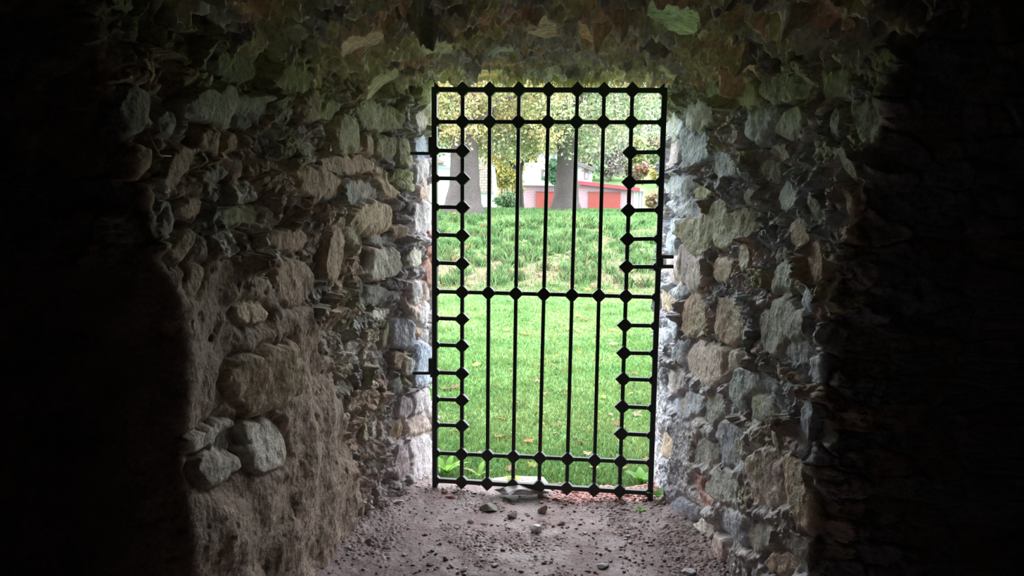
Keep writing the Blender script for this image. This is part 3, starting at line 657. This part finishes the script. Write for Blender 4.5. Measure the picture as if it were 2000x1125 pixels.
# ------------------------------------------------------------------ fallen leaves
def leaf_proto(seed, c):
    r = random.Random(seed); pts = []; lobes = 5
    for k in range(20):
        th = math.pi*2*k/20; rad = .5+.5*abs(math.cos(lobes*th/2))**1.5
        rad *= (.75+.25*math.cos(th))*r.uniform(.9, 1.1); pts.append((math.cos(th)*rad, math.sin(th)*rad*.85))
    V = [(0, 0, .05)]+[(x, y, .25*(x*x*.5+y*y)*r.uniform(.4, 1.4)+.02) for x, y in pts]
    F = [(0, 1+k, 1+(k+1) % 20) for k in range(20)]
    me = mesh_from('fallen_leaf', np.array(V)*.05, F, m_leaf, None, col=np.tile(c, (21, 1)), smooth=True)
    return me
LC = {'yellow': (.36, .29, .09), 'orange': (.42, .18, .06), 'brown': (.22, .10, .06), 'tan': (.33, .26, .17), 'pink': (.34, .20, .15)}
protos = {k: leaf_proto(i*3+1, c) for i, (k, c) in enumerate(LC.items())}; used = set()
def put_leaf(kind, x, y, s, label, group=None, rz=None, lift=.02):
    p = protos[kind]
    if kind in used: o = p.copy(); COL.objects.link(o)
    else: o = p; used.add(kind)
    sl = .13 if 12.6 < y < 19 else 0
    o.location = (x, y, float(ground_z(x, y))+lift); o.scale = (s, s, s); o.rotation_euler = (sl+random.uniform(-.3, .3), random.uniform(-.3, .3), rz if rz is not None else random.uniform(0, 6.28))
    for key in ('label', 'category', 'group'):
        if key in o: del o[key]
    return tag(o, label, 'leaf', group)
def ground_at(px, py):
    d = ray(px, py); lo, hi = 3.9, 60
    for y in np.arange(4.0, 60, .03):
        t = y/d[1]; p = EYE+t*d
        if p[2] < ground_z(p[0], y): return p
    return EYE+d*20
for kind, px, py, s, lab in [('orange', 1030, 868, 1.25, 'bright orange maple leaf low in the lawn beside the middle bar'), ('orange', 978, 858, 1.1, 'orange-brown curled leaf in the grass left of the bright orange one'),
  ('yellow', 1040, 917, .9, 'yellow leaf lying in the grass near the paving slab'), ('orange', 979, 825, .9, 'thin orange leaf standing upright in the lawn'), ('brown', 866, 764, 1.4, 'rusty brown leaf in the lowest part of the lawn by the left stile'),
  ('brown', 886, 763, 1.3, 'curled rusty leaf right beside the one by the left stile'), ('tan', 884, 849, 1.1, 'pale tan leaf in the lower left of the lawn'), ('brown', 1140, 628, 2.0, 'dark rust-brown leaf cluster on the lawn right of centre'),
  ('orange', 1130, 621, 1.4, 'orange leaf touching the dark rust-brown leaf'), ('tan', 1242, 814, 1.2, 'pale pink-tan leaf in the lawn by the right side squares'), ('yellow', 1197, 648, 1.5, 'yellow-tan leaf on the right of the lawn below the cross bar'),
  ('orange', 1022, 655, 1.9, 'orange-tan leaf on the lawn left of the middle bar'), ('yellow', 930, 718, 1.5, 'broad yellow leaf on the left of the lawn'), ('tan', 1050, 750, 1.2, 'tan leaf close to the middle bar in the lawn'),
  ('yellow', 885, 420, 4.2, 'big yellow leaf patch on the crest of the bank at the left'), ('tan', 1200, 676, 1.6, 'tan curled leaf right of centre in the lawn'), ('yellow', 990, 648, 1.4, 'small yellow leaf on the lawn beside the third bar')]:
    p = ground_at(px, py); put_leaf(kind, p[0], p[1], s, lab)
r = random.Random(5); ks = list(LC)
gl = {'yellow': 'yellow', 'orange': 'orange', 'brown': 'rust-brown', 'tan': 'pale tan', 'pink': 'pinkish tan'}
for i in range(95):
    px = r.uniform(845, 1290); py = r.uniform(585, 930) if r.random() < .75 else r.uniform(585, 680); k = r.choice(ks); p = ground_at(px, py)
    put_leaf(k, p[0], p[1], r.uniform(.5, 1.05), f'small {gl[k]} fallen leaf among the scattered ones on the flat lawn', f'{gl[k]} leaves scattered on the lawn')
for i in range(185):
    cxx = r.choice([1000, 1080, 1080, 1130, 1200, 900]); px = min(1300, max(845, r.gauss(cxx, 70))); py = r.uniform(430, 575); k = r.choice(ks); p = ground_at(px, py)
    put_leaf(k, p[0], p[1], r.uniform(1.1, 2.1), f'{gl[k]} fallen leaf among those lying on the grassy bank', f'{gl[k]} leaves lying on the bank', lift=.05)

# ------------------------------------------------------------------ small plants
def frond_plant(name, base, n, ln, wd, c, label, cat, up=.8, seed=1, leafname='leaf'):
    r = random.Random(seed); root = empty(name, tuple(base), label, cat)
    for k in range(n):
        a = 2*math.pi*k/n+r.uniform(-.3, .3); L = ln*r.uniform(.7, 1.1); V = []; steps = 7; e = up*r.uniform(.7, 1.2)
        for i in range(steps+1):
            t = i/steps; rr = L*t*math.cos(e*(1-.5*t)); z = L*math.sin(e)*t*(1-.35*t)
            w = wd*math.sin(math.pi*min(1, .08+t*.92))**.8*(1+.15*math.sin(i*2.1))
            for s in (-1, 0, 1):
                V.append((math.cos(a)*rr-math.sin(a)*w*s/2, math.sin(a)*rr+math.cos(a)*w*s/2, z+(.12*w if s else 0)))
        F = []
        for i in range(steps):
            for s in (0, 1): b = i*3+s; F.append((b, b+1, b+4, b+3))
        mesh_from(leafname, V, F, m_leaf, root, col=np.tile(np.array(c)*r.uniform(.8, 1.2), (len(V), 1)))
    return root
def gpt(px, py, z=-.03): p = on_z(px, py, z); return p
frond_plant('dock_plant', gpt(872, 925), 9, .17, .035, (.22, .42, .08), 'broad-leaved green dock plant outside the lower left corner of the gate', 'plant', 1.0, 3)
frond_plant('dock_plant', gpt(936, 930), 4, .12, .028, (.24, .42, .09), 'smaller two-leaved dock just right of the big dock plant', 'plant', .9, 4)
frond_plant('seedling', gpt(1002, 946, .0), 6, .065, .03, (.50, .55, .10), 'yellow-green seedling growing by the pale slab behind the third bar', 'plant', .9, 5)
frond_plant('weed', gpt(1252, 945), 8, .12, .045, (.20, .42, .10), 'leafy green weed outside the lower right corner of the gate', 'plant', 1.0, 6)
frond_plant('seedling', gpt(1251, 1000, .0), 6, .05, .016, (.30, .55, .14), 'tiny bright green seedling in the red gravel by the right wall', 'plant', .9, 7)
frond_plant('seedling', gpt(1285, 972, .03), 5, .075, .032, (.18, .36, .10), 'small leafy sprig at the foot of the right wall beside the gate', 'plant', 1.1, 8)
# roots and grass hanging over the lintel edge
r = np.random.default_rng(33); V = []; F = []; Cc = []
for i in range(1500):
    x = r.uniform(-.42, .78) if r.random() < .6 else r.normal(.33, .16); y = r.uniform(4.0, 4.24); z = 2.14+r.uniform(-.03, .03); a = r.random()*6.28; w = r.uniform(.0015, .004); L = r.uniform(.02, .07)
    q = np.array([x, y, z]); d = np.array([math.cos(a)*w, math.sin(a)*w, 0]); tip = q+np.array([r.normal(0, .025), r.normal(0, .02), -L])
    b = len(V); V += [q-d, q+d, tip]; F.append((b, b+1, b+2)); Cc += [np.array([(.40, .42, .14), (.48, .38, .14), (.34, .26, .12)][r.integers(0, 3)])]*3
tag(mesh_from('hanging_roots', V, F, m_grass, None, col=np.array(Cc), smooth=False), 'fringe of moss and dry roots hanging along the lintel above the gate', 'roots', kind='stuff')
def on_wall(w, px, py, lift=.05):
    q = w.to_q(px, py); d = ray(px, py); t = (q[1]-EYE[2])/d[2] if abs(d[2]) > .03 else None
    if t is None:
        pts = [w.fixed[0]+w.dir*(w.len0+1.2)]+list(w.fixed); us = [-(w.len0+1.2)]+list(w.arc); y = np.interp(q[0], us, [p[1] for p in pts]); t = y/d[1]
    return EYE+d*t*(1-lift)
tag(MB().tube([on_wall(wallL, 291, 260), on_wall(wallL, 299, 278), on_wall(wallL, 310, 300), on_wall(wallL, 314, 304), on_wall(wallL, 334, 305)], .0012, 5).build('dry_root', flat('pale_root', (.8, .8, .72)), smooth=True), 'thin pale bent root hanging from the left wall in the dark', 'root')

# ------------------------------------------------------------------ trees and bushes
def leaf_cloud(name, parent, centres, per, spread, size, cols, seed, flatz=.7, weights=None):
    r = np.random.default_rng(seed); nC = len(centres); n = nC*per
    ctr = np.repeat(np.array(centres), per, 0); p = ctr+r.normal(0, 1, (n, 3))*np.array([spread, spread, spread*flatz])
    a = r.normal(size=(n, 3)); a /= np.linalg.norm(a, axis=1)[:, None]; b = np.cross(a, r.normal(size=(n, 3))); b /= np.linalg.norm(b, axis=1)[:, None]
    s = size*r.uniform(.6, 1.3, (n, 1)); a = a*s; b = b*s*.55
    V = np.stack([p-a, p+b-a*.1, p+a, p-b-a*.1], 1); F = np.arange(n*4).reshape(-1, 4)
    cols = np.array(cols); ci = r.integers(0, len(cols), nC); ci2 = r.integers(0, len(cols), n)
    c = .55*cols[np.repeat(ci, per)]+.45*cols[ci2]; c = c*(.32+.9*r.random((n, 1)))*.95*np.array([1, 1, 1.25])
    V = V-np.array(parent.location)[None, None]
    return mesh_from(name, V.reshape(-1, 3), F, m_leaf, parent, col=np.repeat(np.clip(c, .01, .85), 4, 0), smooth=False)
def local(mb, parent): mb.v = [tuple(np.array(v)-np.array(parent.location)) for v in mb.v]; return mb
def trunk(parent, pts, rad, mat, name='trunk', sides=18, flare=True, wob=.08):
    # refine the path
    pts = np.array(pts, float); t = np.linspace(0, len(pts)-1, 26); P = np.stack([np.interp(t, range(len(pts)), pts[:, k]) for k in range(3)], 1)
    R = np.interp(t, range(len(pts)), rad)
    return local(MB().tube(P, R, sides, wob), parent).build(name, mat, parent, smooth=True)
G_MIX = [(.46, .50, .20), (.34, .46, .18), (.24, .40, .16), (.60, .52, .24), (.62, .42, .30), (.44, .52, .28), (.18, .32, .14), (.66, .62, .44), (.20, .36, .18)]
def px_x(px, y): return on_y(px, 400, y)[0]
def z_at(py, y, px=1050): return on_y(px, py, y)[2]
# big tree
D = 22.; bx = px_x(1106, D); gz = float(ground_z(bx, D))
T = empty('tree', (bx, D, gz), 'large tree with a thick straight grey trunk standing before the pink garages', 'tree')
trunk(T, [(bx, D, gz-.1), (bx, D, gz+.25), (bx, D, gz+.7), (bx+.0, D, gz+1.6), (bx+.02, D, gz+3.2), (bx+.1, D, gz+6)], [.52, .38, .32, .29, .26, .2], m_bark)
for k, (dx, dy, dz) in enumerate([(-3, -.8, 1.3), (3, .6, 1.4), (-1.6, 1.5, 2.5), (2.0, -1.4, 2.2)]):
    z0 = gz+2.6+k*.3; trunk(T, [(bx, D, z0), (bx+dx*.4, D+dy*.4, z0+dz*.6), (bx+dx, D+dy, z0+dz)], [.13, .08, .03], m_bark, 'branch', 8)
r = np.random.default_rng(8); cs = []
while len(cs) < 330:
    x = bx+r.uniform(-4.6, 3.4); y = D+r.uniform(-2.5, 2.5); zl = z_at(296, y)+.22*math.sin(x*2.3)+.30*min(2, max(0, x-bx-.5))+.35*math.exp(-((x-bx)/.5)**2); z = zl+abs(r.normal(0, 1.9)) if r.random() < .7 else r.uniform(zl, zl+5)
    cs.append((x, y, z))
leaf_cloud('foliage', T, cs, 150, .30, .052, G_MIX, 1)
# left double tree
D2 = 19.5; bx2 = px_x(908, D2); gz2 = float(ground_z(bx2, D2))
T2 = empty('tree', (bx2, D2, gz2), 'old tree with a very wide twin grey trunk at the left beside the white house', 'tree')
xa, xb = px_x(894, D2), px_x(917, D2)
trunk(T2, [(xa-.05, D2, gz2-.1), (xa-.03, D2, gz2+.25), (xa, D2, gz2+.7), (xa, D2, gz2+1.5), (xa-.02, D2, gz2+2.2), (xa-.3, D2, gz2+4.5)], [.38, .29, .22, .18, .17, .1], m_bark, 'trunk')
trunk(T2, [(xb+.02, D2-.05, gz2-.1), (xb+.02, D2-.05, gz2+.25), (xb, D2-.05, gz2+.7), (xb, D2-.05, gz2+1.5), (xb+.0, D2-.05, gz2+2.2), (xb+.3, D2, gz2+4.5)], [.42, .30, .25, .21, .20, .14], m_bark, 'trunk')
trunk(T2, [(xb, D2-.05, gz2+1.9), (xb+.7, D2-.3, gz2+2.7), (xb+2, D2-.5, gz2+3.2)], [.09, .06, .02], m_bark, 'branch', 8)
cs = []
while len(cs) < 190:
    x = bx2+r.uniform(-2.6, 2.6); y = D2+r.uniform(-2, 2); zl = z_at(278 if x < bx2 else 290, y, 900)+.12*math.sin(x*4)+.1; z = zl+abs(r.normal(0, 1.7)); cs.append((x, y, z))
leaf_cloud('foliage', T2, cs, 150, .24, .048, [(.62, .55, .18), (.66, .50, .20), (.46, .50, .18), (.34, .44, .16), (.62, .42, .22), (.28, .36, .14)], 2)
# slim forked tree
D3 = 25.; bx3 = px_x(1016, D3); gz3 = float(ground_z(bx3, D3))
T3 = empty('tree', (bx3, D3, gz3), 'slim dark forked tree between the old twin trunk and the garages', 'tree')
zf = z_at(335, D3)
trunk(T3, [(bx3, D3, gz3-.1), (bx3, D3, gz3+.3), (bx3-.03, D3, gz3+.9), (bx3-.02, D3, zf)], [.17, .11, .09, .08], m_barkd)
for pxs, nm in ((((1015, 335), (990, 312), (962, 280), (940, 255)), 'a'), (((1016, 335), (1024, 310), (1045, 296), (1085, 280)), 'b'), (((1016, 335), (1010, 300), (1014, 260), (1020, 220)), 'c')):
    trunk(T3, [on_y(a, b, D3) for a, b in pxs], [.07, .05, .035, .02], m_barkd, 'branch', 8)
cs = []
while len(cs) < 120:
    x = bx3+r.uniform(-2.4, 2.4); y = D3+r.uniform(-1.5, 1.5); z = z_at(300, y)+abs(r.normal(0, 1.6))+.15*abs(x-bx3); cs.append((x, y, z))
for pxx, pyy in ((975, 300), (965, 292), (984, 306), (978, 290), (968, 310)): cs.append(tuple(on_y(pxx, pyy, D3)))
leaf_cloud('foliage', T3, cs, 110, .26, .055, [(.50, .48, .12), (.36, .42, .12), (.62, .42, .12), (.42, .46, .18)], 3)
leaf_cloud('orange_spray', T3, [on_y(a, b, D3-.3) for a, b in ((975, 300), (968, 295), (985, 303), (1000, 290), (960, 306), (975, 308))], 45, .16, .07, [(.78, .42, .08), (.76, .50, .12)], 4)['label'] = 'orange autumn leaves'
[o for o in bpy.data.objects if o.name.startswith('orange_spray')][0]['kind'] = 'stuff'
# background shrubs and trees: (kind, px, py centre, y, half width px, half height px, colours, leaves, label)
def bush(name, px, py, y, wpx, hpx, cols, nc, per, label, cat, size=None, stems=True, group=None, seed=1, matstem=None):
    c = on_y(px, py, y); rx = wpx/FPX*y; rz = hpx/FPX*y; gz = float(ground_z(c[0], y)); T = empty(name, (c[0], y, gz), label, cat, group)
    r = np.random.default_rng(seed); cs = []
    for k in range(nc):
        v = r.normal(size=3); v /= np.linalg.norm(v); v *= r.uniform(.25, 1)**.5; cs.append((c[0]+v[0]*rx, y+v[1]*rx*.7, max(gz+.1, c[2]+v[2]*rz)))
    leaf_cloud('foliage', T, cs, per, rx*.16, size or rx*.055, cols, seed)
    if stems:
        h = max(c[2]-gz, .3)
        local(MB().tube([(c[0], y, gz-.2), (c[0]+.03*h, y, gz+h*.5), (c[0], y, gz+h)], [max(.05, rx*.07), rx*.05, rx*.02], 8), T).build('trunk', m_barkd, T, smooth=True)
    return T
bush('yellow_tree', 996, 345, 34, 23, 60, [(.48, .44, .10), (.42, .42, .12), (.56, .44, .12), (.34, .36, .12)], 120, 70, 'yellow-green leafy tree behind the slim forked trunk', 'tree', size=.10, seed=11)
bush('shrub', 990, 392, 27, 22, 14, [(.20, .34, .14), (.16, .28, .13), (.30, .36, .16)], 40, 70, 'low dark green shrub at the foot of the yellow-green tree', 'shrub', size=.05, seed=12)
bush('evergreen_tree', 1082, 338, 48, 17, 24, [(.10, .20, .09), (.13, .24, .11)], 50, 90, 'dark evergreen tree between the white house and the large trunk', 'tree', size=.12, seed=13)
bush('bare_tree', 1192, 300, 72, 32, 48, [(.36, .32, .24), (.42, .38, .28), (.31, .27, .20)], 110, 80, 'hazy grey-brown nearly leafless tree on the slope behind the garage', 'tree', size=.13, seed=14, stems=False)
bush('red_shrub', 1256, 331, 80, 15, 9, [(.42, .19, .11), (.40, .30, .16), (.34, .30, .18)], 30, 45, 'red-orange autumn shrub on the slope at the right', 'shrub', size=.2, seed=15)
bush('yellow_shrub', 1284, 338, 78, 13, 17, [(.70, .58, .18), (.56, .56, .18)], 36, 60, 'yellow autumn shrub at the right edge of the slope', 'shrub', size=.2, seed=16)
bush('brown_shrub', 1280, 390, 56, 18, 22, [(.44, .32, .16), (.52, .42, .18), (.36, .26, .14)], 50, 70, 'tan and brown shrub just right of the white annex', 'shrub', size=.11, seed=17)
bush('shrub', 1172, 325, 66, 10, 16, [(.36, .48, .22), (.28, .42, .18)], 30, 60, 'light green shrub beside the small upper house', 'shrub', size=.14, seed=18)
bush('young_tree', 1240, 292, 76, 20, 26, [(.44, .48, .16), (.50, .46, .18), (.30, .40, .15)], 60, 60, 'yellow-green young tree above the red shrub', 'tree', size=.2, seed=19)
kinds = [([(.26, .34, .14), (.34, .40, .16), (.20, .30, .13)], 'green leafy tree among the woods on the far hillside', 'green trees on the far hillside'),
         ([(.56, .48, .16), (.50, .42, .14), (.42, .42, .16)], 'yellowing leafy tree among the woods on the far hillside', 'yellow trees on the far hillside'),
         ([(.46, .34, .20), (.40, .36, .22), (.52, .38, .22)], 'brownish autumn tree among the woods on the far hillside', 'brown trees on the far hillside')]
rr = random.Random(3)
for i in range(34):
    y = [84, 100, 122, 150][i % 4]; px = 800+i*(530/33)+rr.uniform(-8, 8); gx = px_x(px, y); gzz = float(ground_z(gx, y)); hh = rr.uniform(3.2, 5.0)
    if px > 1205: hh *= .3
    cpy = 562.5-FPX*math.tan(math.atan2(gzz+hh-1.55, y)+PITCH)
    k = kinds[i % 3 if px < 1150 else rr.choice([0, 0, 2])]
    bush('broadleaf_tree', px, cpy, y, hh*.8/y*FPX, hh/y*FPX, k[0], 44, 55, k[1], 'tree', size=.3, group=k[2], seed=100+i)

# ------------------------------------------------------------------ buildings
m_wh = flat('white_render', (.40, .42, .45)); m_bluew = flat('pale_blue_siding', (.33, .42, .46)); m_glass = flat('window_glass', (.16, .20, .30), .15, spec=.6)
m_roofd = flat('dark_roof', (.10, .09, .09)); m_redtrim = flat('red_trim', (.22, .045, .065)); m_reddoor = flat('red_door', (.21, .05, .045))
m_annex = flat('annex_white', (.36, .40, .40)); m_fascia = flat('white_fascia', (.36, .37, .36)); m_shadowgap = flat('dark_line', (.12, .10, .10))
def brick_mat(name, c1, c2, mortar, scale, bw=.5, bh=.25):
    m = bpy.data.materials.new(name); m.use_nodes = True; N = m.node_tree.nodes; L = m.node_tree.links; b = N['Principled BSDF']; b.inputs['Roughness'].default_value = .85
    t = N.new('ShaderNodeTexBrick'); t.inputs['Scale'].default_value = scale; t.inputs['Color1'].default_value = (*c1, 1); t.inputs['Color2'].default_value = (*c2, 1); t.inputs['Mortar'].default_value = (*mortar, 1)
    t.inputs['Mortar Size'].default_value = .03; t.inputs['Brick Width'].default_value = bw; t.inputs['Row Height'].default_value = bh
    g = N.new('ShaderNodeTexCoord'); mp = N.new('ShaderNodeMapping'); mp.inputs['Rotation'].default_value = (math.radians(90), 0, 0)
    L.new(g.outputs['Object'], mp.inputs[0]); L.new(mp.outputs[0], t.inputs[0]); L.new(t.outputs[0], b.inputs['Base Color']); return m
m_pinkb = brick_mat('pink_brick', (.30, .18, .215), (.27, .16, .195), (.32, .21, .245), 1.6)
m_shingle = brick_mat('old_tile_roof', (.17, .145, .115), (.14, .115, .09), (.06, .05, .04), 1.9, .4, .22)
def quadbox(name, parent, px0, px1, py_t0, py_t1, py_b, y, depth, mat, bevel=0):
    """box whose front face spans px0..px1; top edge runs py_t0 -> py_t1, standing back by depth"""
    a, b = on_y(px0, py_t0, y), on_y(px1, py_t1, y); zb0 = on_y(px0, py_b, y)[2]; zb1 = on_y(px1, py_b, y)[2]; zb = min(zb0, zb1)
    poly = [(a[0], y, zb), (b[0], y, zb), (b[0], y, b[2]), (a[0], y, a[2])]
    return local(MB().prism([np.array(p) for p in poly], (0, depth, 0)), parent).build(name, mat, parent)
YG = 50.
B = empty('garage_building', (px_x(1140, YG), YG, float(ground_z(px_x(1140, YG), YG))), 'low pink brick garage building with two red doors and a red roof edge', 'building')
quadbox('wall', B, 1022, 1132, 361, 361, 424, YG, 6, m_pinkb)
quadbox('fascia', B, 1020, 1134, 355.5, 355.5, 362, YG-.35, 6.6, m_fascia)
quadbox('wall', B, 1130, 1246, 356, 369, 424, YG-.15, 6, m_pinkb)
quadbox('roof_edge', B, 1127, 1250, 352.5, 366.5, 360, YG-.6, 7, m_redtrim)
for o in [o for o in bpy.data.objects if o.parent == B and o.name.startswith('roof_edge')]:
    v = o.data.vertices; zs = [x.co.z for x in v]          # thin sloping board: bottom edge follows the top edge
    for q in (0, 4): v[q].co.z = v[q+3].co.z-.24
    for q in (1, 5): v[q].co.z = v[q+1].co.z-.24
for (a, b, t, bt, nm) in ((1047, 1092, 374, 418, 'garage_door'), (1150, 1212, 375, 420, 'garage_door')):
    d = quadbox(nm, B, a, b, t, t, bt, YG-.28, .2, m_reddoor)
    quadbox('door_frame', B, a-1, b+1, t-1.2, t-1.2, t+.4, YG-.32, .2, m_shadowgap)
quadbox('annex', B, 1238, 1258, 371, 373, 424, YG-.2, 4, m_annex); quadbox('annex_roof', B, 1236, 1263, 368.5, 372.5, 373.5, YG-.5, 5, m_fascia)
for a in (1248, 1254): quadbox('plank_gap', B, a, a+.9, 376, 376, 410, YG-.24, .1, m_shadowgap)
quadbox('drainpipe', B, 1243.5, 1244.8, 370, 370, 412, YG-.27, .1, m_fascia)
B2 = empty('upper_house', (px_x(1140, 60), 60, .2), 'small white house with a dark sloping roof above the right garage', 'building')
quadbox('wall', B2, 1110, 1157, 316, 328, 380, 60, 5, m_wh)
o = quadbox('roof', B2, 1112, 1163, 308.5, 328, 330, 59.4, 6.4, m_roofd)
v = o.data.vertices
for q in (0, 4): v[q].co.z = v[q+3].co.z-.32
for q in (1, 5): v[q].co.z = v[q+1].co.z-.32
w = quadbox('window', B2, 1141, 1149, 325, 327, 350, 59.9, .2, flat('window_surround', (.20, .12, .12))); quadbox('pane', B2, 1143, 1148, 338, 338, 349, 59.85, .2, m_glass); quadbox('downpipe', B2, 1154.5, 1156, 330, 330, 354, 59.85, .1, m_fascia)
B3 = empty('white_house', (px_x(1045, 62), 62, .2), 'white house wall showing between the slim tree and the large trunk', 'building')
quadbox('wall', B3, 1021, 1066, 318, 318, 380, 62, 6, m_wh); quadbox('gable_wall', B3, 1054, 1100, 296, 296, 326, 66, 6, flat('grey_render', (.27, .30, .33)))
quadbox('roof', B3, 1052, 1104, 290, 290, 297, 65.4, 7, m_roofd); quadbox('window', B3, 1057, 1062, 330, 330, 352, 61.9, .2, m_shadowgap)
B4 = empty('blue_white_house', (px_x(860, 42), 42, .4), 'pale blue-white house with a small window at the far left of the view', 'building')
quadbox('wall', B4, 800, 888, 262, 262, 424, 42, 5, m_bluew); quadbox('upper_wall', B4, 800, 888, 262, 262, 330, 41.95, .2, m_wh)
quadbox('siding_ledge', B4, 800, 888, 325, 325, 326.5, 41.8, .3, flat('ledge_grey', (.35, .40, .46)))
w = quadbox('window', B4, 864, 873, 309, 309, 324, 41.85, .3, m_fascia); quadbox('pane', B4, 865.2, 872, 310, 310, 323, 41.8, .1, m_glass); quadbox('roof', B4, 790, 892, 246, 246, 264, 41.4, 6, m_roofd)
o = quadbox('porch_roof', B4, 838, 862, 299, 314, 318, 41, .9, flat('porch_brown', (.18, .13, .11)))
B5 = empty('tiled_shed', (px_x(950, 33), 33, .7), 'old shed with a steep tan tiled roof and white walls behind the twin trunk', 'building')
quadbox('wall', B5, 918, 966, 372, 372, 424, 33, 3, m_wh)
a, b = on_y(916, 376, 32.8), on_y(963, 376, 32.8); tt = on_y(957, 304, 34.2); tl = on_y(916, 304, 34.2)
local(MB().prism([a, b, tt, tl], (0, .12, .06)), B5).build('roof', m_shingle, B5)
c1, c2 = on_y(964, 378, 32.8), on_y(958, 303, 34.2); local(MB().prism([c1, c1+(.16, 0, 0), c2+(.12, 0, 0), c2], (0, .1, .1)), B5).build('bargeboard', m_wh, B5)
g1, g2, g3 = on_y(964, 372, 33), on_y(971, 410, 33.2), on_y(965, 410, 33); local(MB().prism([g1, g2, g3], (0, 2, 0)), B5).build('side_wall', m_wh, B5)
# rusty fence behind the shrub
Fn = empty('wire_fence', (px_x(985, 29), 29, float(ground_z(px_x(985, 29), 29))), 'low rusty fence behind the dark green shrub', 'fence')
for k in range(9): local(MB().box(tuple(on_y(972+k*5.2, 388, 29)), (.035, .035, .75)), Fn).build('post', flat('rust', (.34, .20, .15)) if k == 0 else bpy.data.materials['rust'], Fn)
for py in (379, 388): a, b = on_y(970, py, 29), on_y(1016, py, 29); local(MB().tube([a, b], .018, 6), Fn).build('rail', bpy.data.materials['rust'], Fn)
# window of a part: hang panes on their windows
for Bx in (B2, B4):
    ch = [o for o in bpy.data.objects if o.parent == Bx]; win = [o for o in ch if o.name.startswith('window')][0]
    for o in ch:
        if o.name.startswith('pane'): o.parent = win
